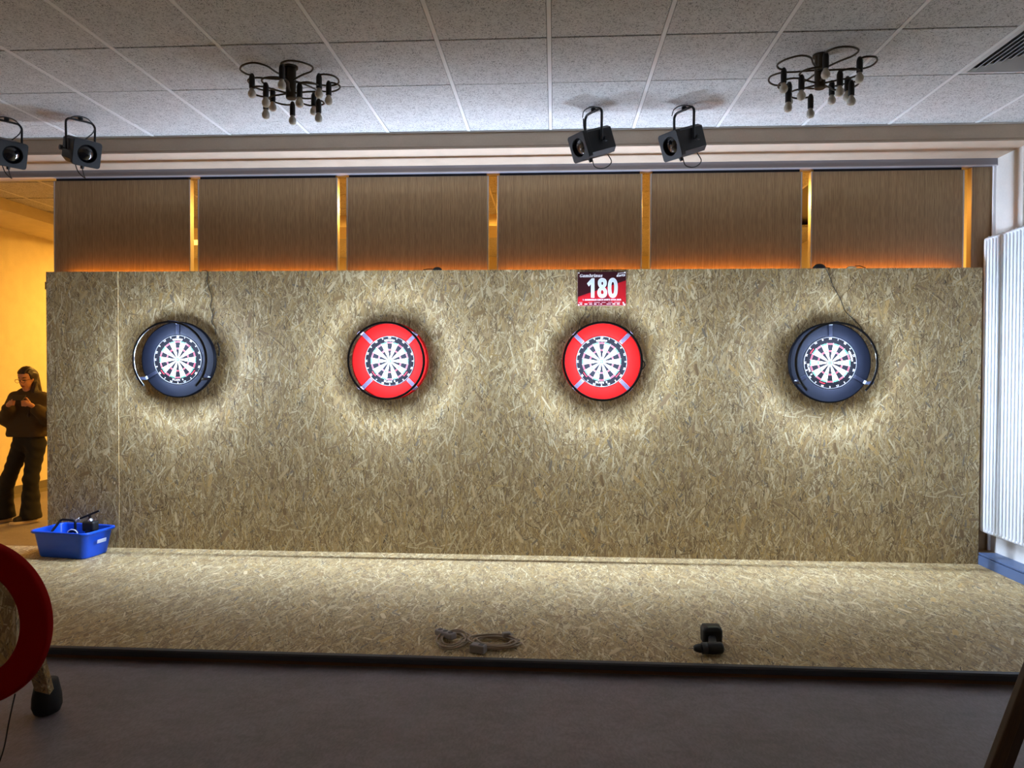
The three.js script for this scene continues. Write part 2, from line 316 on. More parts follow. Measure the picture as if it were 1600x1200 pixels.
const surroundGeo = latheZ([[0.2300, 0.002], [0.336, 0.0], [0.346, 0.003], [0.3505, 0.011], [0.3505, 0.036], [0.346, 0.0445], [0.337, 0.047], [0.240, 0.047], [0.2315, 0.0445], [0.2295, 0.038], [0.2300, 0.002]], 128);
const HZ = 0.190, HR = 0.343, LEAN = 0.12;
const hoopProfile = [[0.3450, HZ - 0.0072], [0.3325, HZ - 0.0073], [0.3325, HZ - 0.0060], [0.3435, HZ - 0.0056], [0.3435, HZ + 0.0056], [0.3280, HZ + 0.0059], [0.3280, HZ + 0.0072], [0.3450, HZ + 0.0076], [0.3470, HZ + 0.0060], [0.3470, HZ - 0.0056], [0.3450, HZ - 0.0072]];
const glow = new THREE.MeshStandardMaterial({ color: 0xffffff, emissive: LED.color, emissiveIntensity: 2.2, roughness: 0.5 });
const hoopMat = S(0x101113, 0.4), redFoam = new THREE.MeshPhysicalMaterial({ color: 0x8a0806, roughness: 0.8, specularIntensity: 0.15 }), blackFoam = new THREE.MeshPhysicalMaterial({ color: 0x060a16, roughness: 0.6, specularIntensity: 0.3 }), steel = S(0x5a5468, 0.5), ribMat = S(0x26232e, 0.5), armBlack = S(0x0e1220, 0.35), armTip = S(0x8c929c, 0.4);
function armParts(par, ang, black) {
  const holder = part('arm', (() => {
    const w = black ? 0.030 : 0.034, gs = [rbox(w, 0.004, HZ - 0.040, 0.0015, 0, 0.3495, (HZ + 0.0645) / 2, 1), rbox(w, 0.118, 0.004, 0.0015, 0, 0.2915, 0.0545, 1)];
    const g = mergeGeometries(gs.map(q => q.index ? q.toNonIndexed() : q)); g.rotateZ(ang); return g;
  })(), black ? armBlack : steel, par, black ? 'glossy black bracket arm' : 'slotted grey bracket arm');
  if (black) { const g = rbox(0.031, 0.020, 0.005, 0.0015, 0, 0.338, 0.0565, 1); g.rotateZ(ang); part('arm_tip', g, armTip, holder); const g2 = rbox(0.014, 0.0050, 0.03, 0.0015, 0, 0.3505, HZ - 0.004, 1); g2.rotateZ(ang); part('arm_tip', g2, armTip, holder); }
  else for (const o of [-0.010, 0, 0.010]) { const g = rbox(0.0042, 0.108, 0.003, 0.001, o, 0.291, 0.0565, 1); g.rotateZ(ang); part('slot', g, ribMat, holder); }
}
const boards = [
  { x: -3.459, y: 1.831, red: false, where: 'leftmost on the chipboard wall, above the blue tub' },
  { x: -1.485, y: 1.825, red: true, where: 'left of the two red ones' },
  { x: 0.420, y: 1.825, red: true, where: 'below the 180 sign' },
  { x: 2.401, y: 1.820, red: false, where: 'rightmost, nearest the radiator' },
];
boards.forEach((b, i) => {
  const d = thing('dartboard', 'round sisal dartboard ' + ['in the black surround, leftmost on the wall', 'in the left red surround', 'in the red surround below the 180 sign', 'in the black surround, rightmost on the wall'][i], 'dartboard', [b.x, b.y, WZ + 0.012], 'dartboards on the wall');
  part('body', boardGeo, rimMat, d);
  part('face', faceGeo, i === 3 ? faceMatB : faceMatA, d, 'printed sisal playing face').position.z = 0.0385;
  part('wire_spider', spiderGeo, wireMat, d).position.z = 0.0392;
  part('number_ring', new THREE.TorusGeometry(0.2225, 0.0015, 6, 96), S(0x606062, 0.4), d).position.z = 0.0412;
  const s = thing('board_surround', (b.red ? 'bright red' : 'black') + ' foam ring around the dartboard ' + b.where, 'surround', [b.x, b.y, WZ + 0.004], 'surrounds on the wall');
  part('foam_ring', surroundGeo, b.red ? redFoam : blackFoam, s);
  const l = thing('ring_light', (b.red ? 'full black light hoop before the red dartboard ' : 'open black light hoop before the black dartboard ') + ['leftmost on the wall', 'on the left', 'below the 180 sign', 'rightmost on the wall'][i], 'ring light', [b.x, b.y, WZ], 'ring lights');
  const p0 = b.red ? 0 : 0.80, pl = b.red ? Math.PI * 2 : Math.PI * 2 - 1.60;
  part('hoop', latheZ(hoopProfile, 128, p0, pl), hoopMat, l);
  part('diffuser', latheZ([[HR - 0.0005, HZ - 0.0045], [HR - 0.0022, HZ - 0.0038], [HR - 0.0022, HZ + 0.0038], [HR - 0.0005, HZ + 0.0045]], 128, p0 + 0.02, pl - 0.04), glow, l, 'white glowing light band inside the hoop');
  for (const a of b.red ? (i === 2 ? [0.785, 2.356, -0.785, 0.785 * 5] : [0.785, 2.356, -0.785, -2.356]) : [0, 2.09, -2.09]) armParts(l, a, !b.red);
  const n = b.red ? 16 : 12, w = pl / n * HR * 0.97;
  for (let k = 0; k < n; k++) {
    const ph = p0 + pl * (k + 0.5) / n, out = V(Math.sin(ph), -Math.cos(ph), 0), yy = V(0, 0, 1), xx = yy.clone().cross(out);
    const q = new THREE.RectAreaLight(LED.color, LED.level, w, 0.006); q.name = 'band_glow';
    q.position.copy(out.clone().multiplyScalar(HR - 0.0045)); q.position.z = HZ;
    q.setRotationFromMatrix(new THREE.Matrix4().makeBasis(xx, yy, out)); q.rotateX(LEAN); l.add(q);
  }
});
// feed wires and adapters on the wall
const wire = (name, pts, r, label, mat = blackMat, z = WZ + 0.004) => { const m = part(numbered(name), tube(pts.map(p => V(p[0], p[1], p[2] ?? z)), r, pts.length * 8, 6), mat, scene); m.userData = { label, category: 'cable' }; return m; };
wire('feed_cable', [[-3.26, 2.655, WZ - 0.01], [-3.215, 2.656, WZ + 0.001], [-3.198, 2.63], [-3.203, 2.554], [-3.161, 2.406], [-3.173, 2.329], [-3.149, 2.247], [-3.161, 2.182], [-3.13, 2.13], [-3.12, 2.06]], 0.0028, 'thin black cable hanging down to the leftmost dartboard');
wire('feed_cable', [[2.34, 2.656, WZ - 0.01], [2.366, 2.656, WZ + 0.001], [2.401, 2.589], [2.44, 2.488], [2.507, 2.365], [2.541, 2.275], [2.607, 2.208], [2.668, 2.146], [2.70, 2.09]], 0.0028, 'thin black cable slanting down to the rightmost dartboard');
wire('feed_cable', [[0.284, 2.37], [0.284, 2.324], [0.273, 2.255], [0.233, 2.198], [0.215, 2.12]], 0.0026, 'thin dark cable from the 180 sign to the red dartboard');
wire('plug_lead', [[0.768, 1.855], [0.785, 1.84, WZ + 0.012], [0.806, 1.80, WZ + 0.02], [0.784, 1.755]], 0.005, 'short black lead at the right side of the red dartboard below the 180 sign');
wire('plug_lead', [[-3.105, 1.99], [-3.085, 1.93, WZ + 0.012], [-3.095, 1.87]], 0.006, 'short black lead at the right side of the leftmost dartboard');
function adapter(x, w, h, mat, label, lead) {
  const t = thing('power_adapter', label, 'adapter', [x, PLAT + 2.58, WZ - 0.014], 'adapters on the wall top');
  const g = new THREE.SphereGeometry(0.5, 20, 12, 0, Math.PI * 2, 0, Math.PI / 2); g.scale(w, h * 2, 0.05); part('case', g, mat, t);
  part('lead', tube(lead.map(p => V(...p)), 0.004, 24, 6), blackMat, t); return t;
}
adapter(-1.063, 0.085, 0.030, blackMat, 'small black adapter on the wall top above the left red dartboard', [[-0.03, 0.01, 0], [-0.08, 0.012, 0], [-0.13, 0.004, 0]]);
adapter(2.323, 0.115, 0.042, blackMat, 'humped black adapter on the wall top above the rightmost dartboard', [[0.05, 0.01, 0], [0.07, 0.005, 0.004], [0.09, 0.004, -0.004]]);
adapter(2.60, 0.085, 0.022, S(0xd8c8a0, 0.5), 'flat beige adapter on the wall top right of the black one', [[0.03, 0.02, 0], [0.07, 0.02, 0], [0.12, 0.004, 0]]);

// ------------------------------------------------------------------ 180 sign
{
  const tex = canvasTex(880, 608, (g, W, H) => {
    g.fillStyle = '#32060f'; g.fillRect(0, 0, W, H);
    g.fillStyle = '#b3121d'; g.beginPath(); g.moveTo(0, H * 0.74); g.lineTo(W, H * 0.26); g.lineTo(W, H); g.lineTo(0, H); g.fill();
    g.fillStyle = '#c91a26'; g.beginPath(); g.moveTo(0, H * 0.78); g.lineTo(W * 0.26, H * 0.66); g.lineTo(W * 0.26, H * 0.78); g.lineTo(0, H * 0.95); g.fill();
    g.fillStyle = '#7c0b1e'; g.beginPath(); g.moveTo(W * 0.16, H); g.lineTo(W * 0.62, H * 0.70); g.lineTo(W * 0.75, H); g.fill();
    g.textAlign = 'center'; g.textBaseline = 'alphabetic';
    g.save(); g.translate(W * 0.51, H * 0.755); g.scale(0.74, 1); g.font = 'bold 470px sans-serif'; g.lineWidth = 16; g.lineJoin = 'round'; g.strokeStyle = '#f3eef6'; g.fillStyle = '#ccd6ea'; g.strokeText('180', 0, 0); g.fillText('180', 0, 0); g.restore();
    g.fillStyle = '#ffffff'; g.font = 'italic bold 74px serif'; g.textAlign = 'left'; g.fillText('Gambrinus', W * 0.03, H * 0.155);
    g.save(); g.translate(W * 0.80, H * 0.155); g.rotate(-0.08); g.font = 'italic bold 64px sans-serif'; g.fillText('darts', 0, 0); g.fillRect(30, -66, 115, 8); g.restore();
    g.textAlign = 'center'; g.font = 'bold 40px sans-serif'; g.fillText('7. GAMBRINUS CZECH DARTS OPEN 2025', W * 0.5, H * 0.85, W * 0.8);
    g.fillStyle = '#f2d8da'; for (const [x, w] of [[0.02, 0.08], [0.22, 0.08], [0.34, 0.12], [0.50, 0.08], [0.63, 0.09], [0.76, 0.12]]) g.fillRect(x * W, H * 0.90, w * W, 7);
    for (const [x, w, h] of [[0.05, 0.04, 22], [0.14, 0.06, 20], [0.24, 0.06, 16], [0.34, 0.05, 20], [0.43, 0.02, 12], [0.47, 0.035, 16], [0.60, 0.09, 12], [0.72, 0.06, 24], [0.81, 0.06, 24]]) g.fillRect(x * W, H * 0.955 - h / 2, w * W, h);
    g.fillRect(W * 0.93, H * 0.90, 28, 20); g.fillRect(W * 0.935, H * 0.95, 20, 18);
  });
  const t = thing('score_sign', 'dark red printed sign reading 180 above a red dartboard', 'sign', [0.421, 2.4765, WZ + 0.006]); t.rotation.z = 0.004;
  part('plate', rbox(0.430, 0.303, 0.004, 0.001, 0, 0, -0.001, 1), S(0xb9a8a4, 0.6), t);
  part('print', new THREE.PlaneGeometry(0.428, 0.301), new THREE.MeshStandardMaterial({ map: tex, roughness: 0.4 }), t, 'dark red print with large white 180').position.z = 0.0015;
  for (const [x, y] of [[-0.205, 0.142], [0.205, 0.143], [-0.205, -0.142], [0.203, -0.14]]) { const g = new THREE.SphereGeometry(0.0065, 10, 6); g.scale(1, 1, 0.5); g.translate(x, y, 0.002); part('pin', g, S(0xf2f2f2, 0.4), t); }
}

// ------------------------------------------------------------------ radiator
{
  const t = thing('radiator', 'tall white column radiator on the right wall', 'radiator', [3.775, 0.33, -6.43]);
  const enamel = S(0xeef1f4, 0.32), Hh = 2.60, hw = 0.034, pts = [];
  for (let i = 0; i <= 8; i++) { const a = Math.PI * i / 8; pts.push(V(-hw * Math.cos(a) * 1, Hh - 0.045 + 0.030 * Math.sin(a), 0)); }
  for (let i = 0; i <= 8; i++) { const a = Math.PI * i / 8; pts.push(V(hw * Math.cos(a), 0.045 - 0.030 * Math.sin(a), 0)); }
  const path = new THREE.CurvePath(); for (let i = 0; i < pts.length; i++) path.add(new THREE.LineCurve3(pts[i], pts[(i + 1) % pts.length]));
  const poly = []; const n = pts.length; for (let i = 0; i < n; i++) { poly.push(pts[i]); if (i === 8 || i === n - 1) { const a = pts[i], b = pts[(i + 1) % n]; for (const f of [0.02, 0.5, 0.98]) poly.push(a.clone().lerp(b, f)); } }
  const col = new THREE.TubeGeometry(new THREE.CatmullRomCurve3(poly, true, 'catmullrom', 0.2), 120, 0.0135, 10, true);
  const secG = mergeGeometries([col, ...[Hh - 0.035, 0.035].map(y => { const g = new THREE.CylinderGeometry(0.024, 0.024, 0.046, 14); g.rotateX(Math.PI / 2); g.scale(1.5, 0.95, 1); g.translate(0, y, 0); return g; })].map(g => g.toNonIndexed()));
  for (let k = 0; k < 13; k++) part('section', secG, enamel, t).position.z = k * 0.0455;
  const cap = new THREE.CylinderGeometry(0.026, 0.026, 0.03, 18); cap.rotateX(Math.PI / 2); cap.translate(0, 0.035, 12 * 0.0455 + 0.035); part('end_plug', cap, enamel, t);
  const pl = new THREE.CylinderGeometry(0.016, 0.016, 0.012, 16); pl.rotateX(Math.PI / 2); pl.translate(0, 0.035, 12 * 0.0455 + 0.052); part('plug_hole', pl, blackMat, t, 'black plug in the radiator end');
  for (const y of [0.35, 2.2]) part('bracket', box(0.02, 0.072, y, y + 0.03, 0.2, 0.23), enamel, t);
}

// ------------------------------------------------------------------ ceiling lamps (unlit, many bulbs)
const bronze = S(0x3b3122, 0.45, 0.5), sockMat = S(0x1d1915, 0.6), bulbMat = new THREE.MeshPhysicalMaterial({ color: 0xd8d2c4, roughness: 0.28, clearcoat: 0.6 });
const bulbGeo = lathe([[0.0001, -0.062], [0.014, -0.060], [0.0235, -0.050], [0.0265, -0.037], [0.0235, -0.022], [0.015, -0.008], [0.0125, 0.002], [0.0001, 0.002]], 18);
function multiLamp(x, z, label, turn, seed) {
  const t = thing('ceiling_lamp', label, 'lamp', [x, CEIL - 0.006, z], 'unlit ceiling lamps', turn);
  const r = rng(seed);
  part('canopy', cyl(0.046, 0.046, 0.012, 0, -0.006, 0, 24), bronze, t);
  part('stem', lathe([[0.0001, -0.215], [0.030, -0.214], [0.0335, -0.205], [0.0335, -0.012], [0.0001, -0.012]], 24), bronze, t);
  part('stem', cyl(0.018, 0.018, 0.10, -0.042, -0.062, 0.01, 16), bronze, t);
  for (let k = 0; k < 11; k++) {
    const up = k % 2 === 0, a = k * Math.PI * 2 / 11 + (r() - 0.5) * 0.2, yy = up ? -0.085 - r() * 0.02 : -0.165 - r() * 0.02, R = up ? 0.31 : 0.24, lr = up ? 0.105 : 0.085;
    const P = (rad, off, dy) => { const c = Math.cos(a), s = Math.sin(a); return V(c * rad - s * off, yy + dy, s * rad + c * off); };
    const sg = 1;
    const pts = [P(0.028, 0, 0), P(R * 0.45, -0.012 * sg, 0.004), P(R - lr * 0.8, -lr * 0.28 * sg, 0.006), P(R - lr * 0.15, lr * 0.02 * sg, 0.006), P(R, lr * 0.8 * sg, 0.004), P(R - lr * 0.30, lr * 1.45 * sg, 0.002), P(R - lr * 0.85, lr * 1.62 * sg, 0), P(R - lr * 1.15, lr * 1.45 * sg, -0.002)];
    const arm = part('arm', tube(pts, 0.0062, 44, 7), bronze, t);
    const e = pts[pts.length - 1];
    part('socket', lathe([[0.0001, 0.012], [0.009, 0.010], [0.0145, 0.0], [0.0185, -0.014], [0.0185, -0.084], [0.0001, -0.086]], 16), sockMat, arm).position.copy(e);
    part('bulb', bulbGeo, bulbMat, arm, 'unlit frosted bulb').position.set(e.x, e.y - 0.086, e.z);
  }
}
multiLamp(-1.752, -4.65, 'unlit bronze ceiling lamp with looped arms, left of the two', 0.3, 5);
multiLamp(1.675, -4.65, 'unlit bronze ceiling lamp with looped arms, right, near the vent', 1.1, 9);

// ------------------------------------------------------------------ ceiling air vent
{
  const x0 = X0 + ventCol * TILE, t = thing('air_vent', 'square ceiling air vent with mitred louvres at upper right', 'vent', [x0 + TILE / 2, CEIL, ventRow]);
  const wm = S(0xc9c7c6, 0.5), sq = (o, i, y0, y1) => { // sloped square ring
    const gs = []; for (let k = 0; k < 4; k++) { const g = new THREE.BufferGeometry(); const p = (x, y, z) => [x, y, z]; const A = [p(-o, y0, o), p(o, y0, o), p(i, y1, i), p(-i, y1, i)], B = A.map(q => [q[0], q[1] + 0.004, q[2]]);
      const f = []; const quad = (a, b, c, d) => f.push(...a, ...b, ...c, ...a, ...c, ...d); quad(A[3], A[2], A[1], A[0]); quad(B[0], B[1], B[2], B[3]); quad(A[0], A[1], B[1], B[0]); quad(B[3], B[2], A[2], A[3]);
      g.setAttribute('position', new THREE.Float32BufferAttribute(f, 3)); g.rotateY(k * Math.PI / 2); gs.push(g); }
    const g = mergeGeometries(gs); g.computeVertexNormals(); return g; };
  part('frame', sq(TILE / 2 - 0.012, TILE / 2 - 0.045, -0.004, -0.008), wm, t);
  for (let k = 0; k < 8; k++) { const o = TILE / 2 - 0.050 - k * 0.034; part('louvre', sq(o, o - 0.017, -0.006, 0.010), wm, t); }
  const dw = TILE / 2 - 0.022, zinc = S(0x9a9c9e, 0.5, 0.3);
  part('duct', mergeGeometries([box(-dw, -dw + 0.004, 0.016, 0.6, -dw, dw), box(dw - 0.004, dw, 0.016, 0.6, -dw, dw), box(-dw, dw, 0.016, 0.6, -dw, -dw + 0.004), box(-dw, dw, 0.016, 0.6, dw - 0.004, dw), box(-dw, dw, 0.596, 0.6, -dw, dw)]), zinc, t, 'zinc duct above the louvres');
}

// ------------------------------------------------------------------ stage lanterns
const lanternMat = S(0x060608, 0.5), lensMat = new THREE.MeshPhysicalMaterial({ color: 0x08080c, roughness: 0.06, clearcoat: 1 });
function lantern(cx, cz, ax, tilt, label, flip) {   // ax: heading of the lens from +z towards +x
  const t = thing('stage_lantern', label, 'spotlight', [cx, CEIL, cz], 'stage lanterns under the ceiling');
  const head = new THREE.Matrix4().makeRotationY(ax), full = new THREE.Matrix4().makeTranslation(0, -0.275, 0).multiply(head).multiply(new THREE.Matrix4().makeRotationX(tilt));
  const put = (n, g, m, p = t, mx = full) => { g.applyMatrix4(mx); return part(n, g, m, p); };
  const sh = new THREE.Shape(); const w = 0.085, h = 0.095, c = 0.028; sh.moveTo(-w + c, -h); sh.lineTo(w - c, -h); sh.lineTo(w, -h + c); sh.lineTo(w, h - c * 0.6); sh.lineTo(w - c, h); sh.lineTo(-w + c, h); sh.lineTo(-w, h - c * 0.6); sh.lineTo(-w, -h + c); sh.closePath();
  const bg = new THREE.ExtrudeGeometry(sh, { depth: 0.24, bevelEnabled: true, bevelSize: 0.006, bevelThickness: 0.006, bevelSegments: 2 }); bg.translate(0, 0, -0.13);
  const body = put('body', bg, lanternMat);
  const hole = new THREE.Shape(); hole.absarc(0, 0, 0.072, 0, Math.PI * 2); const fr = new THREE.Shape(); const q = 0.098, k = 0.022; fr.moveTo(-q + k, -q); fr.lineTo(q - k, -q); fr.quadraticCurveTo(q, -q, q, -q + k); fr.lineTo(q, q - k); fr.quadraticCurveTo(q, q, q - k, q); fr.lineTo(-q + k, q); fr.quadraticCurveTo(-q, q, -q, q - k); fr.lineTo(-q, -q + k); fr.quadraticCurveTo(-q, -q, -q + k, -q); fr.holes.push(hole);
  const fg = new THREE.ExtrudeGeometry(fr, { depth: 0.035, bevelEnabled: true, bevelSize: 0.003, bevelThickness: 0.003, bevelSegments: 1 }); fg.translate(0, 0, 0.112); put('front_frame', fg, lanternMat);
  const lg = new THREE.SphereGeometry(0.13, 28, 12, 0, Math.PI * 2, 0, 0.58); lg.rotateX(Math.PI / 2); lg.translate(0, 0, 0.012); put('lens', lg, lensMat, body);
  const kg = new THREE.CylinderGeometry(0.02, 0.02, 0.02, 8); kg.rotateZ(Math.PI / 2); kg.translate(flip ? -0.135 : 0.135, 0, -0.02); put('knob', kg, lanternMat);
  put('knob', rod([flip ? -0.085 : 0.085, 0, -0.02], [flip ? -0.13 : 0.13, 0, -0.02], 0.006, 8), lanternMat);
  put('focus_screw', cyl(0.012, 0.016, 0.03, 0, -0.112, 0.07, 10), lanternMat);
  const yk = tube([[-0.104, -0.275, 0], [-0.104, -0.16, 0], [-0.104, -0.062, 0], [-0.085, -0.034, 0], [-0.05, -0.030, 0], [0.05, -0.030, 0], [0.085, -0.034, 0], [0.104, -0.062, 0], [0.104, -0.16, 0], [0.104, -0.275, 0]], 0.0085, 60, 8, false, 0.3); yk.scale(1, 1, 1.3);
  put('yoke', yk, lanternMat, t, head);
  put('clamp', cyl(0.018, 0.018, 0.034, 0, -0.016, 0, 12), lanternMat, t, head);
  put('safety_cord', tube([[-0.10, -0.05, 0.03], [-0.05, -0.018, 0.05], [0.03, -0.012, 0.04], [0.09, -0.03, 0]], 0.004, 24, 6), blackMat, t, head);
  put('cable', tube([[0, -0.10, -0.11], [0.03, -0.17, -0.10], [0.05, -0.20, 0.0], [0.02, -0.17, 0.06], [0, -0.10, 0.05]], 0.004, 32, 6), blackMat);
  put('cable', tube(flip ? [[0.02, 0.09, -0.02], [0.05, 0.12, -0.03], [0.08, 0.16, -0.03], [0.09, 0.2, -0.02]] : [[-0.03, 0.09, 0.02], [-0.03, 0.14, 0.02], [-0.02, 0.20, 0.01]], 0.0045, 20, 6), blackMat);
}
lantern(-4.40, -5.49, 0.95, 0.32, 'black stage lantern cut off by the left edge', true);
lantern(-3.79, -5.50, 0.92, 0.32, 'black stage lantern left of the wooden panels, beside the cropped one', true);
lantern(0.29, -5.50, -0.98, 0.36, 'black stage lantern on its hoop, left of the central pair', false);
lantern(0.975, -5.50, -0.98, 0.36, 'black stage lantern on its hoop, right of the central pair', false);

// ------------------------------------------------------------------ unseen back room lamps, and fill lamps added behind the camera
function lampPanel(name, label, x, z, w, d, L, group) {
  const t = thing(name, label, 'lamp', [x, CEIL - 0.032, z], group);
  part('housing', rbox(w + 0.06, 0.04, d + 0.06, 0.006, 0, 0, 0, 1), S(0xe8e2d4, 0.5), t);
  part('diffuser', box(-w / 2, w / 2, -0.024, -0.0195, -d / 2, d / 2), new THREE.MeshStandardMaterial({ color: 0xffffff, emissive: L.color, emissiveIntensity: Math.min(L.level, 3) }), t);
  const l = new THREE.RectAreaLight(L.color, L.level, w, d); l.name = 'panel_glow'; l.position.set(0, -0.027, 0); l.rotation.x = -Math.PI / 2; t.add(l);
}
lampPanel('unseen_warm_lamp', 'unseen warm lamp lighting the passage behind the partition', -5.3, -10.6, 1.2, 0.5, WARM, 'unseen back room lamps');  // out of view, placed to light the cream wall and the panel gaps
lampPanel('unseen_warm_lamp', 'unseen warm lamp lighting the back room behind the middle panels', -1.6, -8.3, 1.2, 0.5, WARM, 'unseen back room lamps');
lampPanel('unseen_warm_lamp', 'unseen warm lamp lighting the back room behind the right panels', 1.9, -8.3, 1.2, 0.5, WARM, 'unseen back room lamps');
lampPanel('added_fill_lamp', 'dim fill lamp added behind the viewpoint on the left', -2.5, 1.2, 1.2, 1.2, HALL_FILL, 'added fill lamps');  // added as weak fill for the dim floor and ceiling
lampPanel('added_fill_lamp', 'dim fill lamp added behind the viewpoint on the right', 1.5, 1.2, 1.2, 1.2, HALL_FILL, 'added fill lamps');

// ------------------------------------------------------------------ distance-field meshing (surface nets)
function netMesh(f, lo, hi, h) {
  const n = [0, 1, 2].map(i => Math.ceil((hi[i] - lo[i]) / h) + 1), [nx, ny, nz] = n, d = new Float32Array(nx * ny * nz);
  for (let k = 0, o = 0; k < nz; k++) for (let j = 0; j < ny; j++) for (let i = 0; i < nx; i++, o++) d[o] = f(lo[0] + i * h, lo[1] + j * h, lo[2] + k * h);
  const id = new Int32Array(nx * ny * nz).fill(-1), pos = [], idx = [], st = [1, nx, nx * ny];
  const ed = []; for (let a = 0; a < 8; a++) for (let b = 0; b < 3; b++) if (!(a & (1 << b))) ed.push([a, a | (1 << b)]);
  for (let k = 0; k < nz - 1; k++) for (let j = 0; j < ny - 1; j++) for (let i = 0; i < nx - 1; i++) {
    const o = i + j * nx + k * nx * ny; let m = 0; const v = [];
    for (let c = 0; c < 8; c++) { v[c] = d[o + (c & 1) + (c >> 1 & 1) * nx + (c >> 2) * nx * ny]; if (v[c] < 0) m |= 1 << c; }
    if (m === 0 || m === 255) continue;
    let x = 0, y = 0, z = 0, q = 0;
    for (const [a, b] of ed) if ((v[a] < 0) !== (v[b] < 0)) { const t = v[a] / (v[a] - v[b]); x += (a & 1) + t * ((b & 1) - (a & 1)); y += (a >> 1 & 1) + t * ((b >> 1 & 1) - (a >> 1 & 1)); z += (a >> 2) + t * ((b >> 2) - (a >> 2)); q++; }
    id[o] = pos.length / 3; pos.push(lo[0] + (i + x / q) * h, lo[1] + (j + y / q) * h, lo[2] + (k + z / q) * h);
  }
  for (let k = 1; k < nz - 1; k++) for (let j = 1; j < ny - 1; j++) for (let i = 1; i < nx - 1; i++) {
    const o = i + j * nx + k * nx * ny;
    for (let a = 0; a < 3; a++) {
      const s0 = d[o] < 0, s1 = d[o + st[a]] < 0; if (s0 === s1) continue;
      const u = st[(a + 1) % 3], w = st[(a + 2) % 3], A = id[o - u - w], B = id[o - w], C = id[o], D = id[o - u];
      if (A < 0 || B < 0 || C < 0 || D < 0) continue;
      if (s0) idx.push(A, B, C, A, C, D); else idx.push(A, C, B, A, D, C);
    }
  }
  const g = new THREE.BufferGeometry(); g.setAttribute('position', new THREE.Float32BufferAttribute(pos, 3)); g.setIndex(idx); g.computeVertexNormals(); return g;
}
const cone = (a, b, r0, r1) => { const bx = b[0] - a[0], by = b[1] - a[1], bz = b[2] - a[2], L = bx * bx + by * by + bz * bz; return (x, y, z) => { const px = x - a[0], py = y - a[1], pz = z - a[2], t = Math.max(0, Math.min(1, (px * bx + py * by + pz * bz) / L)); return Math.hypot(px - t * bx, py - t * by, pz - t * bz) - (r0 + t * (r1 - r0)); }; };
const ell = (c, r) => (x, y, z) => { const k = Math.hypot((x - c[0]) / r[0], (y - c[1]) / r[1], (z - c[2]) / r[2]); return (k - 1) * Math.min(...r); };
const blend = (k, ...fs) => (x, y, z) => { let d = fs[0](x, y, z); for (let i = 1; i < fs.length; i++) { const e = fs[i](x, y, z), h = Math.max(k - Math.abs(d - e), 0) / k; d = Math.min(d, e) - h * h * k * 0.25; } return d; };
const rbx = (c, b, r) => (x, y, z) => { const qx = Math.abs(x - c[0]) - b[0] + r, qy = Math.abs(y - c[1]) - b[1] + r, qz = Math.abs(z - c[2]) - b[2] + r; return Math.hypot(Math.max(qx, 0), Math.max(qy, 0), Math.max(qz, 0)) + Math.min(Math.max(qx, qy, qz), 0) - r; };

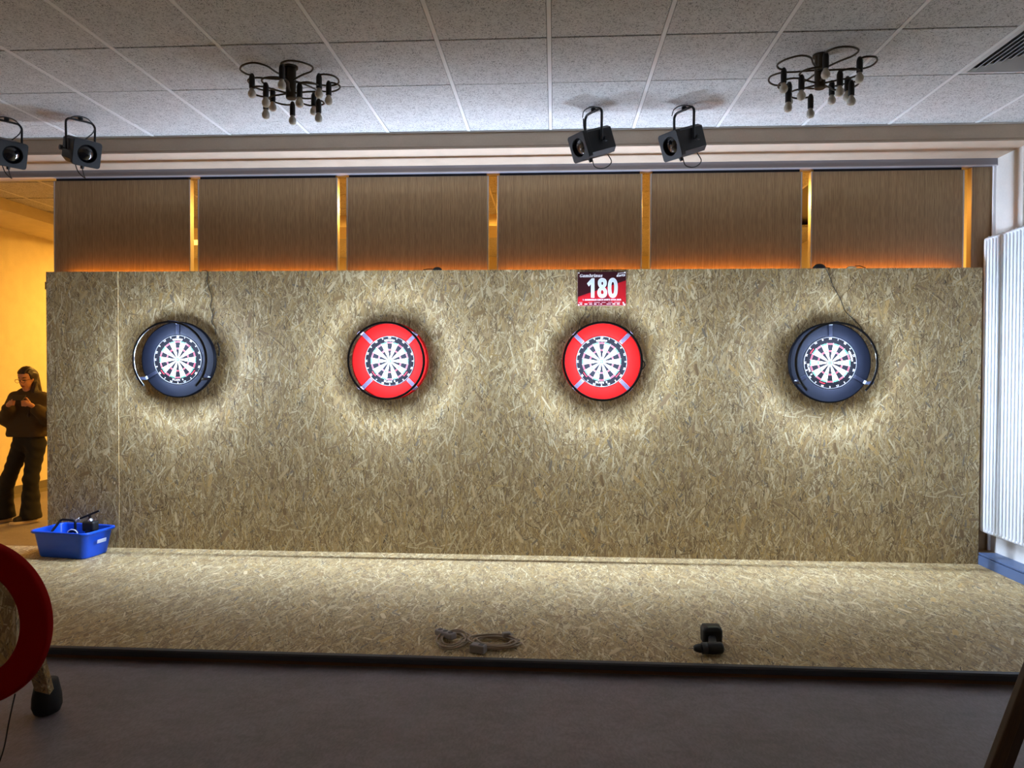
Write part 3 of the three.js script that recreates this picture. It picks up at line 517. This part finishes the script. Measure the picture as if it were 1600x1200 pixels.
// ------------------------------------------------------------------ person with phone in the passage
{
  const O = [-5.965, 0, -7.74];                                      // between the feet
  const t = thing('person', 'person with long dark hair and glasses in a dark jacket, looking down at a phone', 'person', O);
  const hd = 0.10;                                                    // head centre offsets
  const skin = S(0xc98f6c, 0.6), hairM = S(0x2a1a10, 0.5), cloth = S(0x3f3320, 0.9), denim = S(0x1d1c1a, 0.9), shoeM = S(0x2a2622, 0.7), soleM = S(0xd8c8ac, 0.7);
  // joints, local (x right, z to the viewer)
  const N = [0.005, 1.475, 0.0], sL = [-0.155, 1.395, 0.0], sR = [0.165, 1.395, -0.01], eL = [-0.215, 1.18, 0.06], eR = [0.27, 1.17, 0.03], wL = [-0.055, 1.345, 0.235], wR = [0.205, 1.335, 0.215];
  const hipL = [-0.085, 0.88, 0], hipR = [0.085, 0.88, 0], kL = [-0.225, 0.50, 0.03], kR = [0.055, 0.49, 0.05], aL = [-0.285, 0.09, 0.0], aR = [0.03, 0.09, 0.02];
  const HC = [0.0, 1.635, 0.035];
  const bodyF = blend(0.05, cone(N, [0, 1.2, 0], 0.055, 0.11), cone([0, 1.2, 0], [0, 0.95, 0], 0.11, 0.09), cone(sL, sR, 0.06, 0.06), cone(sL, eL, 0.042, 0.035), cone(sR, eR, 0.042, 0.035), cone(eL, wL, 0.034, 0.024), cone(eR, wR, 0.034, 0.024), cone(hipL, kL, 0.065, 0.045), cone(hipR, kR, 0.065, 0.045), cone(kL, aL, 0.048, 0.032), cone(kR, aR, 0.048, 0.032), cone([0.005, 1.43, 0], [0.0, 1.56, 0.015], 0.052, 0.048));
  const bodyG = netMesh(bodyF, [-0.42, 0.02, -0.2], [0.42, 1.62, 0.36], 0.014);
  // head tilted forward: work in a tilted frame
  const ti = 0.32, ct = Math.cos(ti), sn = Math.sin(ti);
  const headF0 = blend(0.025, ell([0, 0.025, -0.012], [0.074, 0.098, 0.094]), ell([0, -0.045, 0.018], [0.058, 0.075, 0.068]), cone([0, -0.098, 0.060], [0, -0.098, 0.052], 0.016, 0.02), ell([0, -0.016, 0.088], [0.011, 0.024, 0.020]), ell([-0.073, -0.012, -0.008], [0.010, 0.028, 0.017]), ell([0.073, -0.012, -0.008], [0.010, 0.028, 0.017]));
  const headF1 = (x, y, z) => { let d = headF0(x, y, z); for (const s of [-1, 1]) { const e = ell([s * 0.030, 0.008, 0.090], [0.017, 0.010, 0.012])(x, y, z); d = Math.max(d, -e); } const l1 = ell([0, -0.064, 0.082], [0.020, 0.006, 0.010])(x, y, z); return Math.min(d, l1); };
  const toHead = f => (x, y, z) => { const dx = x - HC[0], dy = y - HC[1], dz = z - HC[2]; return f(dx, dy * ct + dz * sn * -1 * -1, -dy * sn + dz * ct); };
  // tilt so that the face (+z) drops: local y' = y cos + z sin, z' = z cos - y sin
  const headG = netMesh(toHead(headF1), [-0.12, 1.46, -0.12], [0.12, 1.80, 0.19], 0.0045);
  const hand = (w, s) => {   // hands closing on the phone
    const fs = [cone(w, [w[0] + s * 0.05, w[1] + 0.030, w[2] + 0.02], 0.024, 0.026)];
    for (let k = 0; k < 4; k++) { const y = w[1] + 0.052 - k * 0.017, b = [w[0] + s * 0.052, y, w[2] + 0.03], m = [w[0] + s * 0.082, y + 0.004, w[2] + 0.048 - k * 0.002], e = [w[0] + s * (0.100 - k * 0.004), y, w[2] + 0.030]; fs.push(blend(0.004, cone(b, m, 0.0095, 0.0088), cone(m, e, 0.0088, 0.0075))); }
    const th = blend(0.004, cone([w[0] + s * 0.028, w[1] + 0.045, w[2] + 0.008], [w[0] + s * 0.062, w[1] + 0.085, w[2] + 0.010], 0.011, 0.0095), cone([w[0] + s * 0.062, w[1] + 0.085, w[2] + 0.010], [w[0] + s * 0.092, w[1] + 0.090, w[2] + 0.012], 0.0095, 0.008));
    fs.push(th);
    return netMesh(blend(0.008, ...fs), [w[0] - 0.14, w[1] - 0.05, w[2] - 0.05], [w[0] + 0.14, w[1] + 0.13, w[2] + 0.10], 0.0042);
  };
  const all = mergeGeometries([bodyG, headG, hand(wL, 1), hand(wR, -1)]);
  { const p = all.attributes.position, c = new Float32Array(p.count * 3); const sk = new THREE.Color(0xc98f6c), lip = new THREE.Color(0x9c4a40), brow = new THREE.Color(0x3a2418), eye = new THREE.Color(0x241812);
    for (let i = 0; i < p.count; i++) { const x = p.getX(i) - HC[0], y0 = p.getY(i) - HC[1], z0 = p.getZ(i) - HC[2], y = y0 * ct + z0 * sn, z = -y0 * sn + z0 * ct; let q = sk; if (z > 0.05) { if (Math.hypot(x / 0.022, (y + 0.064) / 0.0085) < 1) q = lip; for (const s of [-1, 1]) { if (Math.hypot((x - s * 0.031) / 0.019, (y - 0.032) / 0.0055) < 1) q = brow; if (Math.hypot((x - s * 0.030) / 0.014, (y - 0.004) / 0.005) < 1) q = eye; } } c.set([q.r, q.g, q.b], 3 * i); }
    all.setAttribute('color', new THREE.BufferAttribute(c, 3)); }
  part('body', all, new THREE.MeshStandardMaterial({ vertexColors: true, roughness: 0.6 }), t);
  // hair: cap and long falls over the shoulders
  const hairF = (() => { const cap = toHead(ell([0, 0.030, -0.020], [0.086, 0.106, 0.104])), cut = toHead((x, y, z) => Math.max(z - 0.030 - 0.25 * Math.abs(y - 0.06) * 0 , 0) > 0 && y < 0.072 ? 0.02 : -1);
    const falls = blend(0.04, cone([0.066, 1.66, -0.015], [0.082, 1.49, 0.02], 0.024, 0.032), cone([0.082, 1.49, 0.02], [0.10, 1.22, 0.125], 0.034, 0.022), cone([-0.062, 1.64, -0.03], [-0.07, 1.48, -0.03], 0.022, 0.026), cone([0, 1.67, -0.05], [0.02, 1.38, -0.10], 0.066, 0.07));
    return (x, y, z) => { const a = Math.max(cap(x, y, z), cut(x, y, z) > 0 ? 0.01 : -1), b = falls(x, y, z), k = 0.03, h = Math.max(k - Math.abs(a - b), 0) / k; return Math.min(a, b) - h * h * k * 0.25 + 0.0025 * Math.sin(x * 260 + Math.sin(y * 9) * 3); }; })();
  part('hair', netMesh(hairF, [-0.2, 1.14, -0.24], [0.24, 1.80, 0.22], 0.0075), hairM, t, 'long straight dark hair');
  // jacket: boxy, dropped shoulders, wide sleeves, straight hem
  const torso = (x, y, z) => { const g = rbx([-0.005, 1.19, -0.005], [0.215 - (y - 1.0) * 0.10, 0.255, 0.135], 0.085)(x, y, z); return g; };
  const jackF0 = blend(0.05, torso, cone(sL, eL, 0.082, 0.078), cone(sR, eR, 0.082, 0.080), cone(eL, [wL[0] - 0.035, wL[1] - 0.035, wL[2] - 0.04], 0.076, 0.058), cone(eR, [wR[0] + 0.02, wR[1] - 0.045, wR[2] - 0.045], 0.078, 0.062), cone([-0.12, 1.40, 0], [0.13, 1.40, 0], 0.085, 0.085), cone([-0.05, 1.475, 0.01], [0.055, 1.475, 0.0], 0.055, 0.055));
  const jackF = (x, y, z) => Math.max(jackF0(x, y, z) + 0.004 * Math.sin(y * 46 + x * 18) * Math.sin(z * 30 + x * 11), 0.975 - y);
  part('jacket', netMesh(jackF, [-0.42, 0.95, -0.24], [0.44, 1.56, 0.32], 0.011), cloth, t, 'boxy dark brown jacket');
  // flared jeans
  const trF = blend(0.045, rbx([0, 0.93, 0], [0.155, 0.12, 0.105], 0.09), cone(hipL, kL, 0.098, 0.072), cone(hipR, kR, 0.098, 0.074), cone(kL, [aL[0] - 0.005, 0.30, 0.01], 0.070, 0.078), cone([aL[0] - 0.005, 0.30, 0.01], [aL[0] - 0.005, 0.06, 0.01], 0.078, 0.108), cone(kR, [aR[0] + 0.0, 0.30, 0.02], 0.072, 0.080), cone([aR[0], 0.30, 0.02], [aR[0], 0.06, 0.025], 0.080, 0.112));
  part('jeans', netMesh((x, y, z) => Math.max(trF(x, y, z) + 0.004 * Math.sin(y * 60 + x * 25) * Math.sin(x * 40 + z * 22), 0.045 - y, y - 1.03), [-0.46, 0.02, -0.2], [0.3, 1.06, 0.22], 0.0105), denim, t, 'flared dark jeans');
  for (const [x, z, a] of [[aL[0] - 0.03, 0.07, -0.55], [aR[0] - 0.035, 0.085, -0.62]]) {
    const g = netMesh(blend(0.03, cone([0, 0.055, -0.06], [0, 0.048, 0.07], 0.042, 0.036), cone([0, 0.09, -0.07], [0, 0.055, 0.02], 0.042, 0.036)), [-0.09, 0.005, -0.16], [0.09, 0.16, 0.15], 0.008);
    const sh = part('shoe', g, shoeM, t, 'dark sneaker with a pale sole'); sh.position.set(x, 0, z); sh.rotation.y = a;
    part('sole', (() => { const q = new THREE.Shape(); q.absellipse(0, 0, 0.047, 0.135, 0, Math.PI * 2); const e = new THREE.ExtrudeGeometry(q, { depth: 0.022, bevelEnabled: true, bevelSize: 0.004, bevelThickness: 0.004, bevelSegments: 2, curveSegments: 20 }); e.rotateX(-Math.PI / 2); e.translate(0, 0.0045, 0.0); return e; })(), soleM, sh);
    part('stripe', rbox(0.086, 0.016, 0.05, 0.006, 0, 0.062, 0.0, 1), soleM, sh);
  }
  const gl = []; const toW = p => { const y = p[1] * ct - p[2] * sn, z = p[1] * sn + p[2] * ct; return V(HC[0] + p[0], HC[1] + y, HC[2] + z); };
  for (const s of [-1, 1]) { const q = []; for (let i = 0; i < 24; i++) { const a = i / 24 * Math.PI * 2; q.push(toW([s * 0.034 + 0.026 * Math.cos(a), 0.002 + 0.020 * Math.sin(a), 0.103])); } gl.push(tube(q, 0.0022, 36, 5, true)); gl.push(tube([toW([s * 0.060, 0.008, 0.101]), toW([s * 0.074, 0.006, 0.05]), toW([s * 0.078, 0.0, -0.01])], 0.002, 10, 5)); }
  gl.push(tube([toW([-0.009, 0.006, 0.104]), toW([0, 0.010, 0.106]), toW([0.009, 0.006, 0.104])], 0.002, 8, 5));
  part('glasses', mergeGeometries(gl), S(0x2a1c12, 0.35, 0.4), t, 'thin round-rimmed glasses');
  const ph = thing('phone', 'dark mobile phone held by the standing person', 'phone', [O[0] + 0.075, 1.425, O[2] + 0.262]);
  ph.rotation.x = -0.75;
  part('case', rbox(0.155, 0.075, 0.009, 0.004, 0, 0, 0), S(0x14141a, 0.4), ph);
  part('screen', box(-0.072, 0.072, -0.033, 0.033, -0.0056, -0.0044), S(0x0a0a10, 0.1), ph);
}

// ------------------------------------------------------------------ blue tub with tools
function rr(w, d, r, n = 8) { const p = []; for (let q = 0; q < 4; q++) for (let i = 0; i <= n; i++) { const a = q * Math.PI / 2 + i / n * Math.PI / 2; p.push([Math.cos(a) * r + (q === 0 || q === 3 ? 1 : -1) * (w / 2 - r), Math.sin(a) * r + (q < 2 ? 1 : -1) * (d / 2 - r)]); } return p; }
function loft(rings, capA, capB) {   // rings: [points, y]
  const n = rings[0][0].length, pos = [], idx = []; rings.forEach(([p, y]) => p.forEach(q => pos.push(q[0], y, q[1])));
  for (let k = 0; k < rings.length - 1; k++) for (let i = 0; i < n; i++) { const a = k * n + i, b = k * n + (i + 1) % n, c = a + n, d = b + n; idx.push(a, c, b, b, c, d); }
  for (const [cap, k, flip] of [[capA, 0, false], [capB, rings.length - 1, true]]) if (cap) { const c = pos.length / 3; pos.push(0, rings[k][1], 0); for (let i = 0; i < n; i++) { const a = k * n + i, b = k * n + (i + 1) % n; flip ? idx.push(c, b, a) : idx.push(c, a, b); } }
  const g = new THREE.BufferGeometry(); g.setAttribute('position', new THREE.Float32BufferAttribute(pos, 3)); g.setIndex(idx); g.computeVertexNormals(); return g;
}
{
  const tubM = S(0x0a52d8, 0.35), turn = -0.16, P = [-4.325, PLAT, -6.148];
  const t = thing('storage_tub', 'bright blue plastic tub of tools on the platform', 'tub', P, undefined, turn);
  const rings = [[0.44, 0.26, 0.05, 0.006], [0.455, 0.275, 0.055, 0.0], [0.465, 0.285, 0.055, 0.012], [0.525, 0.335, 0.055, 0.210], [0.558, 0.362, 0.06, 0.213], [0.574, 0.376, 0.064, 0.222], [0.570, 0.372, 0.064, 0.236], [0.547, 0.352, 0.058, 0.239], [0.518, 0.328, 0.052, 0.228], [0.459, 0.279, 0.05, 0.016], [0.44, 0.26, 0.05, 0.012]].map(([w, d, r, y]) => [rr(w + 0.03, d + 0.012, r), y]);
  part('shell', loft(rings, true, true), tubM, t);
  for (const s of [1, -1]) part('handle_slot', rbox(0.006, 0.034, 0.105, 0.003, s * 0.2735, 0.180, 0, 1), S(s > 0 ? 0xb9c4da : 0xbfa47a, 0.4), t, 'pale handle opening').rotation.z = s * -0.145;
  const M4 = new THREE.Matrix4().makeRotationY(turn), at = (x, y, z) => { const v = V(x, y, z).applyMatrix4(M4); return [P[0] + v.x, P[1] + v.y, P[2] + v.z]; };
  const c = thing('bar_clamp', 'black tool with a long bar and white tips sticking out of the blue tub', 'tool', at(0.13, 0.016, -0.01), undefined, turn);
  part('bar', rod([-0.085, 0.300, 0.0], [0.125, 0.385, -0.01], 0.010, 10), blackMat, c);
  part('tip', rod([-0.105, 0.285, 0.0], [-0.070, 0.305, 0.0], 0.014, 10), S(0xe8e8ee, 0.3), c);
  part('post', rod([0.03, 0.14, 0], [0.03, 0.345, -0.005], 0.012, 10), blackMat, c);
  part('grip', rbox(0.125, 0.095, 0.08, 0.022, 0.04, 0.245, 0.0), blackMat, c);
  part('grip', rbox(0.08, 0.10, 0.06, 0.018, 0.05, 0.178, 0.01), S(0x17171d, 0.5), c);
  part('collar', rod([0.040, 0.292, 0.01], [0.062, 0.306, 0.015], 0.014, 10), S(0xdcdce4, 0.3), c);
  const b = thing('carry_frame', 'black angled carrying frame leaning inside the blue tub', 'tool', at(-0.135, 0.016, 0.0), undefined, turn);
  part('frame', tube([[-0.06, 0.14, 0.09], [-0.04, 0.20, 0.05], [-0.012, 0.275, 0.0], [0.01, 0.288, -0.01], [0.10, 0.282, -0.03], [0.122, 0.265, -0.03], [0.126, 0.14, -0.03]], 0.0105, 48, 8, false, 0.25), blackMat, b);
  const r = thing('tape_roll', 'black roll with a shiny white rim inside the blue tub', 'tape', at(0.075, 0.200, 0.085), undefined, turn + 0.3);
  { const g = new THREE.TorusGeometry(0.034, 0.016, 10, 28); part('roll', g, blackMat, r); part('core', new THREE.TorusGeometry(0.046, 0.005, 8, 28), S(0xe6e6f0, 0.25), r).position.z = 0.013; }
  const f = thing('tool_bag', 'flat black tool case filling the blue tub', 'case', at(0.03, 0.016, 0.0), undefined, turn);
  part('case', rbox(0.36, 0.115, 0.20, 0.02, 0, 0.0585, 0.0), S(0x101014, 0.6), f);
  part('latch', rod([-0.07, 0.125, 0.06], [-0.045, 0.135, 0.065], 0.014, 10), S(0x9db4e0, 0.3), f);
}

// ------------------------------------------------------------------ extension cords on the platform edge
{
  const cordM = S(0xa39079, 0.6), plugM = S(0x8f8884, 0.55), r = rng(77);
  const loops = (cx, cz, rx, rz, rot, n, jit) => { const p = []; for (let i = 0; i <= n * 12; i++) { const a = i / 12 * Math.PI * 2, k = Math.floor(i / 12), q = 1 + 0.20 * Math.sin(k * 2.3) + (r() - 0.5) * jit, x = Math.cos(a) * rx * q, z = Math.sin(a) * rz * q; p.push(V(cx + x * Math.cos(rot) - z * Math.sin(rot) + 0.012 * Math.sin(k * 1.7), 0.0112 + (k % 4) * 0.0075 + 0.004 * Math.sin(a * 2 + k), cz + x * Math.sin(rot) + z * Math.cos(rot) + 0.010 * Math.cos(k * 2.1))); } return p; };
  const a = thing('extension_cord', 'small round coil of beige extension cord with its socket block', 'cord', [-0.62, PLAT, -4.295], 'cords on the platform');
  part('cable', tube(loops(0.01, 0.0, 0.078, 0.125, 0.1, 4, 0.05), 0.0052, 260, 7), cordM, a);
  { const s = part('socket_block', rbox(0.165, 0.038, 0.052, 0.010, 0, 0.019, 0), plugM, a); s.position.set(-0.045, 0.012, -0.06); s.rotation.set(0, -0.75, 0.06); for (const x of [-0.05, 0, 0.05]) part('outlet', cyl(0.016, 0.016, 0.002, x, 0.0385, 0, 14), S(0x3c3838, 0.6), s); }
  const b = thing('extension_cord', 'long looped bundle of beige extension cord with a grey socket block', 'cord', [-0.37, PLAT, -4.28], 'cords on the platform');
  part('cable', tube(loops(0.015, 0.0, 0.135, 0.085, 0.12, 6, 0.06), 0.0056, 380, 7), cordM, b);
  { const s = part('socket_block', rbox(0.095, 0.050, 0.055, 0.009, 0, 0.0255, 0), plugM, b); s.position.set(-0.07, 0.0, 0.125); s.rotation.y = -0.35; part('outlet', rbox(0.03, 0.002, 0.03, 0.001, 0.02, 0.051, 0, 1), S(0x4a4444, 0.6), s); }
  { const s = part('plug', rbox(0.055, 0.034, 0.036, 0.010, 0, 0.017, 0), plugM, b); s.position.set(0.085, 0.022, -0.065); s.rotation.y = 0.3; for (const z of [-0.009, 0.009]) part('pin', rod([0.027, 0.017, z], [0.046, 0.017, z], 0.0024, 8), S(0xd8d8d8, 0.25, 0.9), s); }
}

// ------------------------------------------------------------------ cordless drill
{
  const t = thing('cordless_drill', 'black cordless drill lying on the platform edge', 'drill', [0.925, PLAT, -4.215], undefined, 0.10);
  const dm = S(0x0f1110, 0.5), dg = S(0x3c3c3e, 0.4), along = g => { g.rotateZ(Math.PI / 2); return g; };   // lathe axis to -x
  const y = 0.040;
  { const g = along(lathe([[0.0001, -0.075], [0.028, -0.073], [0.034, -0.062], [0.0355, -0.02], [0.034, 0.02], [0.0001, 0.021]], 22)); g.translate(0, y, 0); part('motor_housing', g, dm, t); }
  { const g = along(lathe([[0.0001, 0.018], [0.0335, 0.018], [0.0335, 0.048], [0.030, 0.052], [0.0001, 0.052]], 22)); g.translate(0, y, 0); part('clutch_collar', g, dg, t, 'grey ribbed collar'); }
  { const g = along(lathe([[0.0001, 0.050], [0.026, 0.050], [0.026, 0.066], [0.021, 0.086], [0.013, 0.098], [0.0001, 0.099]], 18)); g.translate(0, y, 0); part('chuck', g, dm, t); }
  part('bit', rod([-0.097, y, 0], [-0.130, y, 0], 0.0045, 8, 0.003), S(0xc8c8c8, 0.25, 0.9), t, 'short steel bit');
  { const g = rbox(0.046, 0.042, 0.13, 0.015, 0, 0, 0); g.rotateY(-0.28); g.translate(0.040, y + 0.004, -0.085); part('handle', g, dm, t); }
  { const g = loft([[rr(0.10, 0.085, 0.02), -0.052], [rr(0.118, 0.10, 0.022), -0.040], [rr(0.122, 0.10, 0.022), 0.03], [rr(0.105, 0.09, 0.02), 0.052]], true, true); g.rotateY(-0.1); g.translate(0.066, 0.053, -0.185); part('battery', g, dm, t); }
  part('battery_latch', rbox(0.06, 0.012, 0.03, 0.004, 0.066, 0.103, -0.16, 1), S(0x2c3a30, 0.5), t);
}

// ------------------------------------------------------------------ red surround on its stand, lower left
{
  const st = thing('board_stand', 'low chipboard-legged stand holding the red ring at the lower left', 'stand', [-2.43, 0, -2.86]);
  const leg = (a, b, w, d) => { const A = V(...a), B = V(...b), L = A.distanceTo(B); const g = planar(rbox(w, L, d, 0.004, 0, L / 2, 0, 1), OSB_M, R0(), R0()); g.applyQuaternion(new THREE.Quaternion().setFromUnitVectors(V(0, 1, 0), B.clone().sub(A).normalize())); g.translate(...a); return g; };
  part('backboard', planar(rbox(0.40, 0.46, 0.022, 0.003, -0.02, 0.68, 0.012, 1), OSB_M, 0.4, 0.2), osbMat, st);
  for (const [foot, top] of [[[-0.115, 0.07, -0.55], [0.13, 0.78, -0.05]], [[-0.36, 0.07, -0.12], [-0.12, 0.86, -0.05]], [[0.0, 0.07, 0.02], [-0.02, 0.60, -0.02]]].slice(0, 2)) {
    const l = part('leg', leg(V(...foot).lerp(V(...top), 0.10).toArray(), top, 0.078, 0.035), osbMat, st);
    const f = lathe([[0.0001, -0.070], [0.030, -0.070], [0.058, -0.058], [0.068, -0.028], [0.066, 0.02], [0.056, 0.07], [0.050, 0.10], [0.0001, 0.10]], 22); f.translate(...foot); part('rubber_foot', f, S(0x0a0a0b, 0.7), l, 'black rubber foot');
  }
  { const foot = [-0.50, 0.07, -0.42]; const l = part('leg', leg(foot, [-0.08, 0.80, -0.02], 0.065, 0.03), osbMat, st); const f = lathe([[0.0001, -0.070], [0.030, -0.070], [0.048, -0.058], [0.055, -0.030], [0.050, 0.005], [0.042, 0.06], [0.036, 0.085], [0.0001, 0.085]], 22); f.translate(...foot); part('rubber_foot', f, S(0x0a0a0b, 0.7), l, 'black rubber foot'); }
  const s = thing('board_surround', 'dark red foam ring cut off at the lower left, close to the viewer', 'surround', [-2.427, 0.678, -2.833]);
  part('foam_ring', surroundGeo, redFoam, s);
  wire('stand_cable', [[-2.235, 0.38, -2.81], [-2.245, 0.28, -2.79], [-2.27, 0.14, -2.78], [-2.33, 0.01, -2.77], [-2.44, 0.006, -2.76]], 0.003, 'thin dark cable hanging from the lower left red ring');
}

// ------------------------------------------------------------------ wooden easel, lower right
{
  const t = thing('wooden_easel', 'dark wooden easel leg slanting through the lower right corner', 'easel', [1.27, 0, -2.4]);
  const wd = new THREE.MeshStandardMaterial({ map: veneerTex, color: 0x74624f, roughness: 0.55 });
  const beam = (a, b, w, d) => { const A = V(...a), B = V(...b), L = A.distanceTo(B); const g = planar(rbox(w, L, d, 0.004, 0, L / 2, 0, 1), 0.5, R0(), R0()); g.applyQuaternion(new THREE.Quaternion().setFromUnitVectors(V(0, 1, 0), B.clone().sub(A).normalize())); g.translate(...a); return g; };
  part('leg', beam([0.03, 0.01, 0], [0.66, 1.86, 0], 0.040, 0.030), wd, t);
  part('leg', beam([1.31, 0.01, 0], [0.70, 1.86, 0], 0.040, 0.030), wd, t);
  part('leg', beam([0.67, 0.01, -0.75], [0.68, 1.80, -0.03], 0.040, 0.030), wd, t);
  part('crossbar', beam([0.34, 0.98, 0.03], [1.0, 0.98, 0.03], 0.05, 0.03), wd, t);
  part('stay_cord', tube([[0.235, 0.60, -0.01], [0.42, 0.56, -0.25], [0.66, 0.585, -0.50]], 0.004, 24, 6), blackMat, t);
}


scene.traverse(o => { if (o.isMesh) { o.castShadow = true; o.receiveShadow = true; } });
renderer.render(scene, camera);
